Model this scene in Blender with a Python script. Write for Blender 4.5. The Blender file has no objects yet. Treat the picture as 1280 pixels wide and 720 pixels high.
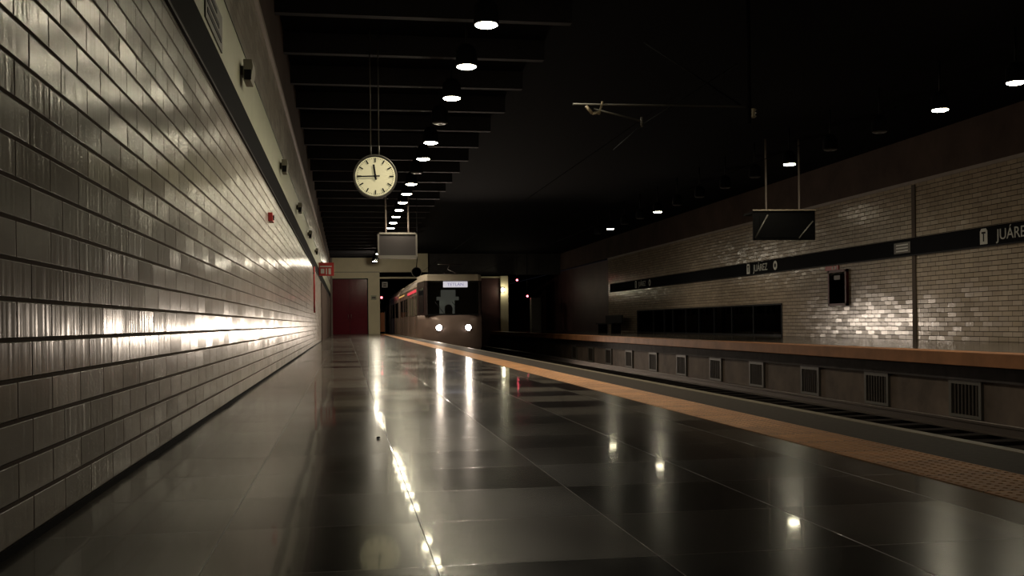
import bpy, bmesh, math, random
from mathutils import Vector, Matrix
random.seed(7)
sc = bpy.context.scene
col = sc.collection

# ---------------------------------------------------------------- camera
F = 1285.0
ROLL = 0.011
YAW = math.atan(208.5 / F)
cam_d = bpy.data.cameras.new('camera')
cam = bpy.data.objects.new('camera', cam_d)
col.objects.link(cam)
cam_d.sensor_fit = 'HORIZONTAL'
cam_d.sensor_width = 36
cam_d.lens = 36 * F / 1280
cam_d.shift_y = 43.7 / 1280
cam_d.clip_start = 0.05
cam_d.clip_end = 300
cam.matrix_world = (Matrix.Translation((0, 0, 0.6)) @ Matrix.Rotation(-YAW, 4, 'Z')
                    @ Matrix.Rotation(math.pi / 2, 4, 'X') @ Matrix.Rotation(-ROLL, 4, 'Z'))
sc.camera = cam

# ---------------------------------------------------------------- world, exposure
w = bpy.data.worlds.new('world')
sc.world = w
w.use_nodes = True
w.node_tree.nodes['Background'].inputs[0].default_value = (0.5, 0.55, 0.8, 1)
w.node_tree.nodes['Background'].inputs[1].default_value = 0.01
sc.view_settings.view_transform = 'Standard'
sc.view_settings.look = 'None'
sc.view_settings.gamma = 1
sc.view_settings.use_curve_mapping = False
sc.view_settings.exposure = 0.22
sc.cycles.use_denoising = True
sc.cycles.sample_clamp_indirect = 4
sc.cycles.max_bounces = 8

LAMP_W = 15.0            # each downlight, watts
LAMP_COL = (1.0, 0.885, 0.69)
LAMP_GLOW = 60.0
HEAD_W = 260.0
HEAD_COL = (1.0, 0.82, 0.65)
HEAD_GLOW = 60.0

# ---------------------------------------------------------------- dimensions
WL, WR = -0.88, 13.8          # left / right tiled walls
EDGE = 3.0                    # near platform edge
TIN, TOUT = 2.16, 2.53        # tactile strip
OE, OZ = 9.2, 0.08            # far platform edge and height
UW = 9.7                      # wall under the far platform
BED = -1.0
YB, YE = -3.0, 110.0
YW = 65.0                     # end wall of the platform hall
TT = 3.9                      # top of the tiles
CZ = 4.75                     # underside of the beams

# ---------------------------------------------------------------- materials
def new_mat(name):
    m = bpy.data.materials.new(name)
    m.use_nodes = True
    nt = m.node_tree
    return m, nt, nt.nodes['Principled BSDF']

class N:
    def __init__(s, nt): s.nt = nt
    def node(s, t, **k):
        n = s.nt.nodes.new(t)
        for a, b in k.items(): setattr(n, a, b)
        return n
    def link(s, a, b): s.nt.links.new(a, b)
    def math(s, op, a, b=None, c=None, clamp=False):
        n = s.nt.nodes.new('ShaderNodeMath'); n.operation = op; n.use_clamp = clamp
        for i, v in enumerate((a, b, c)):
            if v is None: continue
            if isinstance(v, (int, float)): n.inputs[i].default_value = v
            else: s.link(v, n.inputs[i])
        return n.outputs[0]
    def comb(s, x, y, z=0.0):
        n = s.nt.nodes.new('ShaderNodeCombineXYZ')
        for i, v in enumerate((x, y, z)):
            if isinstance(v, (int, float)): n.inputs[i].default_value = v
            else: s.link(v, n.inputs[i])
        return n.outputs[0]
    def mixc(s, f, a, b, bt='MIX'):
        n = s.nt.nodes.new('ShaderNodeMix'); n.data_type = 'RGBA'; n.blend_type = bt
        for sock, v in ((n.inputs['Factor'], f), (n.inputs[6], a), (n.inputs[7], b)):
            if isinstance(v, (int, float)): sock.default_value = v
            elif isinstance(v, tuple): sock.default_value = v if len(v) == 4 else (*v, 1)
            else: s.link(v, sock)
        return n.outputs[2]
    def noise(s, vec, scale, detail=2.0, rough=0.5):
        n = s.nt.nodes.new('ShaderNodeTexNoise')
        n.inputs['Scale'].default_value = scale; n.inputs['Detail'].default_value = detail
        n.inputs['Roughness'].default_value = rough
        s.link(vec, n.inputs['Vector'])
        return n.outputs[0]
    def maprange(s, v, a, b, c, d, smooth=False):
        n = s.nt.nodes.new('ShaderNodeMapRange')
        if smooth: n.interpolation_type = 'SMOOTHSTEP'
        s.link(v, n.inputs[0])
        for i, x in enumerate((a, b, c, d)): n.inputs[i + 1].default_value = x
        return n.outputs[0]
    def bump(s, h, strength, dist, normal=None):
        n = s.nt.nodes.new('ShaderNodeBump')
        n.inputs['Strength'].default_value = strength; n.inputs['Distance'].default_value = dist
        s.link(h, n.inputs['Height'])
        if normal is not None: s.link(normal, n.inputs['Normal'])
        return n.outputs[0]

def grid(g, u, v, wu, wv, ju, jv, stagger, soft=0.3):
    """u, v sockets in metres. returns (1 on the tile / 0 in the joint, tile random value, colour)"""
    rv = g.math('DIVIDE', v, wv)
    row = g.math('FLOOR', rv)
    fv = g.math('FRACT', rv)
    par = g.math('MODULO', g.math('ABSOLUTE', row), 2.0)
    ru = g.math('ADD', g.math('DIVIDE', u, wu), g.math('MULTIPLY', par, stagger))
    cu = g.math('FLOOR', ru)
    fu = g.math('FRACT', ru)
    du = g.math('MULTIPLY', g.math('MINIMUM', fu, g.math('SUBTRACT', 1.0, fu)), wu)
    dv = g.math('MULTIPLY', g.math('MINIMUM', fv, g.math('SUBTRACT', 1.0, fv)), wv)
    mu = g.maprange(du, ju * (1 - soft), ju * (1 + soft), 0, 1, True)
    mv = g.maprange(dv, jv * (1 - soft), jv * (1 + soft), 0, 1, True)
    mask = g.math('MULTIPLY', mu, mv)
    wn = g.node('ShaderNodeTexWhiteNoise', noise_dimensions='2D')
    g.link(g.comb(cu, row), wn.inputs['Vector'])
    return mask, wn.outputs['Value'], wn.outputs['Color']

def sep(g):
    tc = g.node('ShaderNodeTexCoord')
    sp = g.node('ShaderNodeSeparateXYZ')
    g.link(tc.outputs['Object'], sp.inputs[0])
    return tc.outputs['Object'], sp.outputs[0], sp.outputs[1], sp.outputs[2]

def tile_mat(name, yoff, zoff, base, rough, ribs, jcol=(0.16, 0.125, 0.11)):
    m, nt, b = new_mat(name); g = N(nt)
    P, X, Y, Z = sep(g)
    u = g.math('SUBTRACT', Y, yoff - 40 * 0.335); v = g.math('SUBTRACT', Z, zoff - 20 * 0.1096)
    mask, rnd, rc = grid(g, u, v, 0.335, 0.1096, 0.0050, 0.0062, 0.4)
    tone = g.maprange(rnd, 0, 1, 0.86, 1.08)
    dirt = g.maprange(g.noise(P, 1.7, 4), 0.3, 0.7, 0.88, 1.05)
    c = g.mixc(1.0, base, g.comb(tone, tone, tone), 'MULTIPLY')
    c = g.mixc(1.0, c, g.comb(dirt, dirt, dirt), 'MULTIPLY')
    c = g.mixc(mask, jcol, c)
    g.link(c, b.inputs['Base Color'])
    g.link(g.maprange(mask, 0, 1, 0.9, rough), b.inputs['Roughness'])
    g.link(g.maprange(mask, 0, 1, 0.1, 0.5), b.inputs['Specular IOR Level'])
    # glaze: fine vertical draw lines, each tile set a little out of true
    n1 = g.noise(g.comb(g.math('MULTIPLY', Y, 1.0), g.math('MULTIPLY', rnd, 7.0), g.math('MULTIPLY', Z, 0.04)), 30, 1)
    nr = g.bump(n1, 1.0, ribs)
    n2 = g.noise(P, 9, 1)
    nr = g.bump(n2, 1.0, ribs * 0.4, nr)
    nb = g.bump(mask, 1.0, 0.004, nr)
    # tilt per tile
    vm = g.node('ShaderNodeVectorMath', operation='SUBTRACT'); g.link(rc, vm.inputs[0]); vm.inputs[1].default_value = (0.5, 0.5, 0.5)
    vs = g.node('ShaderNodeVectorMath', operation='SCALE'); g.link(vm.outputs[0], vs.inputs[0]); vs.inputs['Scale'].default_value = 0.045
    va = g.node('ShaderNodeVectorMath', operation='ADD'); g.link(vs.outputs[0], va.inputs[0]); g.link(nb, va.inputs[1])
    vn = g.node('ShaderNodeVectorMath', operation='NORMALIZE'); g.link(va.outputs[0], vn.inputs[0])
    g.link(vn.outputs[0], b.inputs['Normal'])
    return m

def plain(name, colr, rough=0.6, metal=0.0, spec=0.5, noise=0.0, nscale=4, bump=0.0, bscale=60, emit=None, es=0.0, coat=0.0):
    m, nt, b = new_mat(name); g = N(nt)
    P, X, Y, Z = sep(g)
    if noise > 0:
        f = g.maprange(g.noise(P, nscale, 5, 0.6), 0.3, 0.7, 1 - noise, 1 + noise)
        g.link(g.mixc(1.0, colr, g.comb(f, f, f), 'MULTIPLY'), b.inputs['Base Color'])
    else:
        b.inputs['Base Color'].default_value = (*colr, 1)
    b.inputs['Roughness'].default_value = rough
    b.inputs['Metallic'].default_value = metal
    b.inputs['Specular IOR Level'].default_value = spec
    b.inputs['Coat Weight'].default_value = coat
    if bump > 0: g.link(g.bump(g.noise(P, bscale, 3), 1.0, bump), b.inputs['Normal'])
    if emit:
        b.inputs['Emission Color'].default_value = (*emit, 1)
        b.inputs['Emission Strength'].default_value = es
    return m

M = {}
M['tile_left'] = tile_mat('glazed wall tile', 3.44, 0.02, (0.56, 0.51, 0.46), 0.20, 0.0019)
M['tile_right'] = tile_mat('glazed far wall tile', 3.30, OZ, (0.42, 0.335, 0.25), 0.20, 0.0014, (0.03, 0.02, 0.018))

def floor_mat():
    m, nt, b = new_mat('polished terrazzo slabs'); g = N(nt)
    P, X, Y, Z = sep(g)
    S = 0.57
    u = g.math('SUBTRACT', X, 0.215 - 60 * S); v = g.math('SUBTRACT', Y, 2.54 - 60 * S)
    SLABS = {(60, 60): 0.95, (60, 61): 0.5, (60, 62): 0.85, (60, 63): 0.6, (60, 64): 0.75, (60, 65): 0.6, (60, 66): 0.4, (60, 67): 0.8,
             (61, 59): 0.1, (61, 60): 0.3, (61, 61): 0.08, (61, 62): 0.12, (61, 63): 0.3, (61, 64): 0.1, (61, 65): 0.35,
             (62, 59): 0.12, (62, 60): 0.62, (62, 61): 0.08, (62, 62): 0.05, (62, 63): 0.1, (62, 64): 0.3, (63, 60): 0.45, (63, 61): 0.3, (63, 62): 0.25,
             (59, 59): 0.2, (59, 60): 0.25, (59, 61): 0.15, (59, 62): 0.3, (59, 63): 0.35, (59, 64): 0.2, (59, 65): 0.25, (59, 66): 0.15}
    mask, rnd, rc = grid(g, u, v, S, S, 0.0013, 0.0007, 0.0, 0.5)
    wn = g.node('ShaderNodeTexWhiteNoise', noise_dimensions='1D'); g.link(g.math('MULTIPLY', rnd, 91.7), wn.inputs['W'])
    rr = wn.outputs['Value']
    tone = g.maprange(rr, 0.25, 0.8, 0.0, 1.0)
    cu, rw_ = g.math('FLOOR', g.math('DIVIDE', u, S)), g.math('FLOOR', g.math('DIVIDE', v, S))
    for (ci, ri), val in SLABS.items():      # nearest slabs set by hand: own tone, pale ones with lamp glow added
        hit = g.math('MULTIPLY', g.math('COMPARE', cu, float(ci), 0.1), g.math('COMPARE', rw_, float(ri), 0.1))
        tone = g.math('ADD', g.math('MULTIPLY', tone, g.math('SUBTRACT', 1.0, hit)), g.math('MULTIPLY', hit, val))
    ng = g.node('ShaderNodeVectorMath', operation='ADD'); g.link(P, ng.inputs[0])
    sc_ = g.node('ShaderNodeVectorMath', operation='SCALE'); g.link(rc, sc_.inputs[0]); sc_.inputs['Scale'].default_value = 40
    g.link(sc_.outputs[0], ng.inputs[1])
    vein = g.noise(ng.outputs[0], 5, 7, 0.65)
    spk = g.noise(P, 140, 2)
    dark = g.mixc(g.maprange(vein, 0.35, 0.75, 0, 1), (0.012, 0.009, 0.010), (0.032, 0.026, 0.024))
    lite = g.mixc(g.maprange(vein, 0.3, 0.7, 0, 1), (0.085, 0.074, 0.062), (0.15, 0.13, 0.108))
    c = g.mixc(tone, dark, lite)
    k = g.maprange(spk, 0.35, 0.65, 0.75, 1.25)
    c = g.mixc(1.0, c, g.comb(k, k, k), 'MULTIPLY')
    c = g.mixc(mask, (0.07, 0.06, 0.05), c)
    # grey border slab beside the tactile strip
    g.link(c, b.inputs['Base Color'])
    wear = g.noise(P, 1.3, 5, 0.6)
    r = g.math('ADD', g.maprange(wear, 0.3, 0.7, 0.15, 0.20), g.math('MULTIPLY', rr, 0.06))
    r = g.math('ADD', r, g.math('MULTIPLY', g.math('SUBTRACT', 1.0, mask), 0.2))
    g.link(r, b.inputs['Roughness'])
    b.inputs['Specular IOR Level'].default_value = 0.36
    b.inputs['Coat Weight'].default_value = 0.28
    b.inputs['Coat Roughness'].default_value = 0.045
    n1 = g.bump(g.noise(P, 3.0, 2), 1.0, 0.0001)
    n2 = g.bump(mask, 1.0, 0.0008, n1)
    g.link(n2, b.inputs['Normal'])
    # every slab lies a hair out of level, and its arris is softened
    cb = g.bump(mask, 1.0, 0.0008)
    vm = g.node('ShaderNodeVectorMath', operation='SUBTRACT'); g.link(rc, vm.inputs[0]); vm.inputs[1].default_value = (0.5, 0.5, 0.5)
    vs = g.node('ShaderNodeVectorMath', operation='SCALE'); g.link(vm.outputs[0], vs.inputs[0]); vs.inputs['Scale'].default_value = 0.006
    va = g.node('ShaderNodeVectorMath', operation='ADD'); g.link(vs.outputs[0], va.inputs[0]); g.link(cb, va.inputs[1])
    vn = g.node('ShaderNodeVectorMath', operation='NORMALIZE'); g.link(va.outputs[0], vn.inputs[0])
    g.link(vn.outputs[0], b.inputs['Coat Normal'])
    return m
M['floor'] = floor_mat()

def tactile_mat():
    m, nt, b = new_mat('yellow tactile paving'); g = N(nt)
    P, X, Y, Z = sep(g)
    mask, rnd, rc = grid(g, g.math('ADD', X, 100 - TIN), g.math('ADD', Y, 100.0), TOUT - TIN, 0.37, 0.0015, 0.003, 0.0)
    f = g.maprange(rnd, 0, 1, 0.85, 1.1)
    d = g.maprange(g.noise(P, 6, 5, 0.65), 0.3, 0.7, 0.7, 1.1)
    c = g.mixc(1.0, (0.58, 0.27, 0.10), g.comb(f, f, f), 'MULTIPLY')
    c = g.mixc(1.0, c, g.comb(d, d, d), 'MULTIPLY')
    c = g.mixc(mask, (0.12, 0.06, 0.03), c)
    g.link(c, b.inputs['Base Color']); b.inputs['Roughness'].default_value = 0.5
    vo = g.node('ShaderNodeTexVoronoi'); vo.inputs['Scale'].default_value = 21; vo.inputs['Randomness'].default_value = 0
    g.link(P, vo.inputs['Vector'])
    h = g.maprange(vo.outputs['Distance'], 0.15, 0.4, 1, 0, True)
    g.link(g.bump(h, 0.35, 0.003), b.inputs['Normal'])
    return m
M['tactile'] = tactile_mat()
M['edge'] = plain('grey granite edge', (0.055, 0.044, 0.036), 0.6, spec=0.12, noise=0.25, nscale=30)
M['nosing'] = plain('pale concrete nosing', (0.20, 0.165, 0.115), 0.45, noise=0.2, nscale=12)
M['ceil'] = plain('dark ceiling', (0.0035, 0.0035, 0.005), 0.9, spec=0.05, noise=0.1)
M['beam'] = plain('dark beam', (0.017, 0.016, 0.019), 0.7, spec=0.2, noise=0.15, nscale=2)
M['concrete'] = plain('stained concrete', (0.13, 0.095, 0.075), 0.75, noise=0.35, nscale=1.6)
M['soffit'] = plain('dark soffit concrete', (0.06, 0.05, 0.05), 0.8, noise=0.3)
M['fascia'] = plain('far platform edge stone', (0.38, 0.165, 0.07), 0.6, spec=0.3, noise=0.3, nscale=1.2)
M['farfloor'] = plain('far platform floor', (0.10, 0.085, 0.07), 0.12, noise=0.2)
M['upper'] = plain('plaster above tiles', (0.08, 0.054, 0.045), 0.8, spec=0.15, noise=0.2, nscale=1)
M['ledge'] = plain('painted ledge', (0.30, 0.25, 0.22), 0.6, noise=0.1)
M['green'] = plain('pale green panel', (0.42, 0.43, 0.30), 0.45, noise=0.06, nscale=3)
M['cream'] = plain('cream painted wall', (0.80, 0.72, 0.50), 0.5, noise=0.05, nscale=2)
M['maroon'] = plain('maroon painted steel', (0.15, 0.010, 0.024), 0.15, spec=0.3, noise=0.1)
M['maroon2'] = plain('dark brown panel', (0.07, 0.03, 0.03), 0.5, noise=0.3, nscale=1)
M['black'] = plain('satin black', (0.008, 0.008, 0.010), 0.6, spec=0.2)
M['matblack'] = plain('matt black', (0.008, 0.008, 0.01), 0.9, spec=0.1)
M['voidblack'] = plain('deep black plastic', (0.003, 0.003, 0.003), 0.5, spec=0.03)
M['grey'] = plain('grey enamel', (0.11, 0.10, 0.085), 0.5)
M['boxgrey'] = plain('pale grey plastic', (0.30, 0.28, 0.23), 0.5)
M['darkred'] = plain('dark red enamel', (0.10, 0.008, 0.010), 0.5)
M['wallstripe'] = plain('brown duct paint', (0.09, 0.065, 0.05), 0.8)
M['steel'] = plain('brushed steel', (0.45, 0.42, 0.36), 0.35, metal=1.0)
M['dimsteel'] = plain('dull galvanised steel', (0.12, 0.115, 0.10), 0.55, metal=0.5)
M['clockface'] = plain('lit clock dial', (0.75, 0.70, 0.50), 0.4, emit=(0.80, 0.74, 0.42), es=0.28)
M['white'] = plain('white marking', (0.62, 0.62, 0.58), 0.5)
M['dimwhite'] = plain('sign lettering', (0.55, 0.55, 0.52), 0.5)
M['red'] = plain('red enamel', (0.42, 0.03, 0.03), 0.4)
M['orange'] = plain('orange panel', (0.5, 0.16, 0.05), 0.5)
M['ballast'] = plain('oily ballast', (0.010, 0.008, 0.008), 0.95, spec=0.03, noise=0.5, nscale=25, bump=0.03, bscale=22)
M['rail'] = plain('rail steel', (0.2, 0.17, 0.15), 0.4, metal=1.0)
M['sleeper'] = plain('sleeper concrete', (0.012, 0.010, 0.009), 0.95, spec=0.03, noise=0.3)
M['screen'] = plain('display glass', (0.028, 0.024, 0.024), 0.45, spec=0.3)
M['train'] = plain('train body', (0.26, 0.185, 0.155), 0.38, metal=0.25, noise=0.08)
M['traindark'] = plain('train dark panel', (0.03, 0.018, 0.018), 0.3)
M['roofpaint'] = plain('train roof', (0.45, 0.38, 0.30), 0.4)
M['window'] = plain('dark window glass', (0.01, 0.01, 0.012), 0.06)
M['lens'] = plain('lit lamp lens', (0.9, 0.9, 0.9), 0.4, emit=(1.0, 0.90, 0.64), es=LAMP_GLOW)
M['lensoff'] = plain('unlit lamp lens', (0.05, 0.05, 0.05), 0.3)
M['head'] = plain('lit headlamp', (0.9, 0.9, 0.9), 0.3, emit=(1.0, 0.93, 0.86), es=HEAD_GLOW)
M['display'] = plain('lit destination display', (0.5, 0.5, 0.5), 0.4, emit=(0.66, 0.64, 0.72), es=0.62)
M['dispink'] = plain('display letters', (0.12, 0.1, 0.2), 0.5, emit=(0.3, 0.27, 0.5), es=0.55)
M['redlamp'] = plain('red signal light', (0.3, 0.0, 0.0), 0.4, emit=(1.0, 0.12, 0.16), es=9)
M['redstrip'] = plain('red glowing strip', (0.3, 0.0, 0.0), 0.4, emit=(1.0, 0.09, 0.12), es=0.55)
M['amber'] = plain('amber glowing strip', (0.3, 0.15, 0.0), 0.4, emit=(1.0, 0.62, 0.2), es=0.4)
M['seat'] = plain('dark seat', (0.02, 0.02, 0.025), 0.7)
M['cabgrey'] = plain('cab lining', (0.30, 0.31, 0.28), 0.6, emit=(0.3, 0.31, 0.27), es=0.16)  # slight emission stands in for dim light inside the cab
M['tunnel'] = plain('tunnel wall', (0.05, 0.045, 0.045), 0.85, noise=0.2)
M['insul'] = plain('porcelain insulator', (0.40, 0.33, 0.22), 0.3)

def glass_mat():
    m, nt, b = new_mat('windscreen glass'); g = N(nt)
    out = nt.nodes['Material Output']
    tr = g.node('ShaderNodeBsdfTransparent'); tr.inputs[0].default_value = (0.75, 0.75, 0.73, 1)
    gl = g.node('ShaderNodeBsdfGlossy'); gl.inputs['Roughness'].default_value = 0.03
    fr = g.node('ShaderNodeFresnel'); fr.inputs['IOR'].default_value = 1.5
    mx = g.node('ShaderNodeMixShader')
    g.link(fr.outputs[0], mx.inputs[0]); g.link(tr.outputs[0], mx.inputs[1]); g.link(gl.outputs[0], mx.inputs[2])
    g.link(mx.outputs[0], out.inputs['Surface'])
    return m
M['glass'] = glass_mat()

def ribbed_mat():
    m, nt, b = new_mat('ribbed train side'); g = N(nt)
    P, X, Y, Z = sep(g)
    wv = g.math('SINE', g.math('MULTIPLY', Y, 2 * math.pi / 0.5))
    f = g.maprange(wv, -1, 1, 0.8, 1.15)
    g.link(g.mixc(1.0, (0.26, 0.19, 0.155), g.comb(f, f, f), 'MULTIPLY'), b.inputs['Base Color'])
    b.inputs['Roughness'].default_value = 0.35; b.inputs['Metallic'].default_value = 0.4
    g.link(g.bump(wv, 1.0, 0.012), b.inputs['Normal'])
    return m
M['ribbed'] = ribbed_mat()

# ---------------------------------------------------------------- mesh helpers
class MB:
    def __init__(s): s.bm = bmesh.new()
    def box(s, x0, x1, y0, y1, z0, z1, mtx=None, bev=0.0):
        bm = s.bm
        vs = [bm.verts.new((x, y, z)) for x in (x0, x1) for y in (y0, y1) for z in (z0, z1)]
        q = [(0, 1, 3, 2), (4, 6, 7, 5), (0, 4, 5, 1), (2, 3, 7, 6), (0, 2, 6, 4), (1, 5, 7, 3)]
        fs = [bm.faces.new([vs[i] for i in f]) for f in q]
        if bev > 0:
            es = list({e for f in fs for e in f.edges})
            r = bmesh.ops.bevel(bm, geom=es, offset=bev, segments=2, affect='EDGES', profile=0.6)
            vs = list({v for v in r['verts']} | {v for v in vs if v.is_valid})
        if mtx is not None:
            for v in vs: v.co = mtx @ v.co
        return s
    def prism(s, pts, a0, a1, axis='y'):
        """pts: closed outline; axis y -> pts are (x, z); axis x -> (y, z); axis z -> (x, y)"""
        bm = s.bm
        def mk(p, a):
            return {'y': (p[0], a, p[1]), 'x': (a, p[0], p[1]), 'z': (p[0], p[1], a)}[axis]
        A = [bm.verts.new(mk(p, a0)) for p in pts]; B = [bm.verts.new(mk(p, a1)) for p in pts]
        bm.faces.new(A); bm.faces.new(B[::-1])
        n = len(pts)
        for i in range(n):
            bm.faces.new((A[i], B[i], B[(i + 1) % n], A[(i + 1) % n]))
        return s
    def face(s, pts):
        s.bm.faces.new([s.bm.verts.new(p) for p in pts]); return s
    def tube(s, p0, p1, r, n=10, r1=None):
        p0, p1 = Vector(p0), Vector(p1); d = (p1 - p0)
        q = Vector((0, 0, 1)).rotation_difference(d.normalized())
        r1 = r if r1 is None else r1
        A, B = [], []
        for i in range(n):
            a = 2 * math.pi * i / n
            o = Vector((math.cos(a), math.sin(a), 0))
            A.append(s.bm.verts.new(p0 + q @ (o * r))); B.append(s.bm.verts.new(p1 + q @ (o * r1)))
        s.bm.faces.new(A[::-1]); s.bm.faces.new(B)
        for i in range(n):
            f = s.bm.faces.new((A[i], A[(i + 1) % n], B[(i + 1) % n], B[i])); f.smooth = True
        return s
    def lathe(s, prof, c, n=24, axis='z'):
        """prof: list of (r, h) ; revolve round an axis through c"""
        rings = []
        for r, h in prof:
            ring = []
            for i in range(n):
                a = 2 * math.pi * i / n
                p = (r * math.cos(a), r * math.sin(a), h)
                if axis == 'y': p = (r * math.cos(a), h, r * math.sin(a))
                if axis == 'x': p = (h, r * math.cos(a), r * math.sin(a))
                ring.append(s.bm.verts.new(Vector(c) + Vector(p)))
            rings.append(ring)
        for A, B in zip(rings, rings[1:]):
            for i in range(n):
                f = s.bm.faces.new((A[i], A[(i + 1) % n], B[(i + 1) % n], B[i])); f.smooth = True
        s.bm.faces.new(rings[0]); s.bm.faces.new(rings[-1])
        return s
    def build(s, name, mat, parent=None, loc=None):
        me = bpy.data.meshes.new(name)
        bmesh.ops.recalc_face_normals(s.bm, faces=s.bm.faces)
        s.bm.to_mesh(me); s.bm.free()
        me.materials.append(M[mat] if isinstance(mat, str) else mat)
        o = bpy.data.objects.new(name, me); col.objects.link(o)
        if parent is not None: o.parent = parent
        if loc is not None: o.location = loc
        return o

def box(*a, **k): return MB().box(*a, **k)
def tag(o, label, cat, group=None, kind=None):
    if label: o['label'] = label
    if cat: o['category'] = cat
    if group: o['group'] = group
    if kind: o['kind'] = kind
    return o
def struct(o, label=None, cat=None):
    o['kind'] = 'structure'
    if label: o['label'] = label
    if cat: o['category'] = cat
    return o
def thing(name, label, cat, loc=(0, 0, 0), rz=0, group=None):
    o = bpy.data.objects.new(name, None); col.objects.link(o)
    o.empty_display_size = 0.1
    o.location = loc; o.rotation_euler = (0, 0, rz)
    return tag(o, label, cat, group)
def copy_tree(o, parent=None):
    c = o.copy(); col.objects.link(c); c.parent = parent
    for ch in list(o.children): copy_tree(ch, c)
    return c
def text(name, body, size, mat, parent, mtx, extr=0.004, sx=1.0, align='LEFT'):
    cu = bpy.data.curves.new(name, 'FONT')
    cu.body = body; cu.size = size; cu.extrude = extr; cu.align_x = align; cu.resolution_u = 3
    to = bpy.data.objects.new('tmp', cu); col.objects.link(to)
    bpy.context.view_layer.update()
    me = bpy.data.meshes.new_from_object(to.evaluated_get(bpy.context.evaluated_depsgraph_get()))
    bpy.data.objects.remove(to)
    me.materials.clear(); me.materials.append(M[mat])
    me.transform(mtx @ Matrix.Diagonal((sx, 1, 1, 1)))
    o = bpy.data.objects.new(name, me); col.objects.link(o); o.parent = parent
    return o

# ================================================================ STRUCTURE
struct(box(WL, TIN, YB, YE, -0.30, 0).build('floor', 'floor'), 'polished dark terrazzo slab floor of the near platform', 'floor')
# tactile strip with raised studs on the nearest stretch
t = MB(); t.box(TIN, TOUT, YB, YE, -0.30, 0.003)
ns = 8
step = (TOUT - TIN) / ns
y = 3.0
while y < 13:
    for i in range(ns):
        x = TIN + (i + 0.5) * step
        A = [t.bm.verts.new((x + 0.013 * math.cos(a), y + 0.013 * math.sin(a), 0.003)) for a in (0.0, 1.571, 3.142, 4.712)]
        B = [t.bm.verts.new((x + 0.008 * math.cos(a), y + 0.008 * math.sin(a), 0.0055)) for a in (0.0, 1.571, 3.142, 4.712)]
        t.bm.faces.new(B)
        for k in range(4): t.bm.faces.new((A[k], A[(k + 1) % 4], B[(k + 1) % 4], B[k]))
    y += step
struct(t.build('trim_1', 'tactile'), 'orange yellow studded warning strip along the near platform edge', 'warning strip')
struct(box(TOUT, EDGE - 0.07, YB, YE, -0.30, 0).build('trim_2', 'edge'), 'grey stone band between warning strip and platform edge', 'floor band')
struct(box(EDGE - 0.07, EDGE, YB, YE, -0.30, 0.004, bev=0.003).build('trim_3', 'nosing'), 'pale nosing on the lip of the near platform', 'platform edge')
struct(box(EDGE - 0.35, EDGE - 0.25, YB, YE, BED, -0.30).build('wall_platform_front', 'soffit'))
struct(box(EDGE - 0.5, UW + 0.3, YB, YE, BED - 0.2, BED).build('floor_track', 'ballast'), 'dark oily track bed between the platforms', 'track bed')
# left wall
struct(box(WL - 0.2, WL, YB, YW, 0, TT).build('wall_left', 'tile_left'), 'glazed cream tile wall along the near platform', 'wall')
struct(MB().prism([(WL - 0.2, TT), (WL, TT), (WL + 0.03, TT + 0.02), (WL + 0.03, TT + 0.09), (WL, TT + 0.11), (WL - 0.2, TT + 0.11)], YB, YW).build('trim_4', 'ledge'), 'thin ledge capping the tiles of the near wall', 'trim')
struct(box(WL - 0.2, WL, YB, YW, TT + 0.11, CZ + 0.3).build('wall_left_upper', 'upper'))
struct(box(WL, WL + 0.006, YB, YW, 0, 0.024).build('baseboard_left', 'matblack'), 'thin dark joint strip at the foot of the near tiled wall', 'skirting')
# right wall with an opening for the low window
W0, W1, WZ = 31.05, 47.6, 1.14
rw = MB()
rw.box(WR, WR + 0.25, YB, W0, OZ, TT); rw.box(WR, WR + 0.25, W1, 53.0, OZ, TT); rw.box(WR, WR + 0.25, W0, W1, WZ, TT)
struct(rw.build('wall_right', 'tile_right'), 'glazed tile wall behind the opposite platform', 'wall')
struct(box(WR, WR + 0.25, 53.0, YE, OZ, TT).build('wall_right_end', 'maroon2'), 'dark last stretch of the far wall, shade put into its colour', 'wall')  # dark colour stands in for the unlit stretch of this wall
struct(box(WR - 0.04, WR + 0.25, YB, 53.0, TT, TT + 0.08).build('trim_5', 'ledge'), 'thin ledge capping the tiles of the far wall', 'trim')
struct(box(WR, WR + 0.25, YB, YE, TT + 0.08, CZ + 0.3).build('wall_right_upper', 'upper'))
# far platform
struct(box(OE + 0.45, WR + 1.6, YB, YE, OZ - 0.2, OZ).build('floor_right', 'farfloor'), 'shiny floor of the opposite platform', 'floor')
struct(box(OE, OE + 0.45, YB, YE, OZ - 0.20, OZ + 0.004, bev=0.01).build('trim_6', 'fascia'), 'brown stone edge of the opposite platform', 'platform edge')
up = MB(); up.box(UW, UW + 0.3, YB, YE, BED, OZ - 0.2)
struct(up.build('wall_under_platform', 'concrete'), 'stained concrete wall under the opposite platform', 'wall')
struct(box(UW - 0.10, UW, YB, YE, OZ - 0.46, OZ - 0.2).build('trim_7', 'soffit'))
# ceiling, beams every two metres
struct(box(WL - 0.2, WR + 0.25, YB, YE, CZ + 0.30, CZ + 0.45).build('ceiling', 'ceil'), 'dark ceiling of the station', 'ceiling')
n = 8
for k in range(-8, 47):
    yb = 13.95 + 2.02 * k
    if yb < YB: continue
    if yb > YE - 1: break
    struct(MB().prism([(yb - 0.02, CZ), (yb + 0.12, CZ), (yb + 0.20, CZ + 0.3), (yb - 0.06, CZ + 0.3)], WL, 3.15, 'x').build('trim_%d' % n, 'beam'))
    n += 1
struct(box(WL - 0.2, WR + 1.6, YB - 0.2, YB, BED, CZ + 0.4).build('wall_back', 'cream'))
struct(box(WL - 0.2, WR + 1.6, YE, YE + 0.2, BED, CZ + 0.4).build('wall_end', 'tunnel'))
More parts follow.
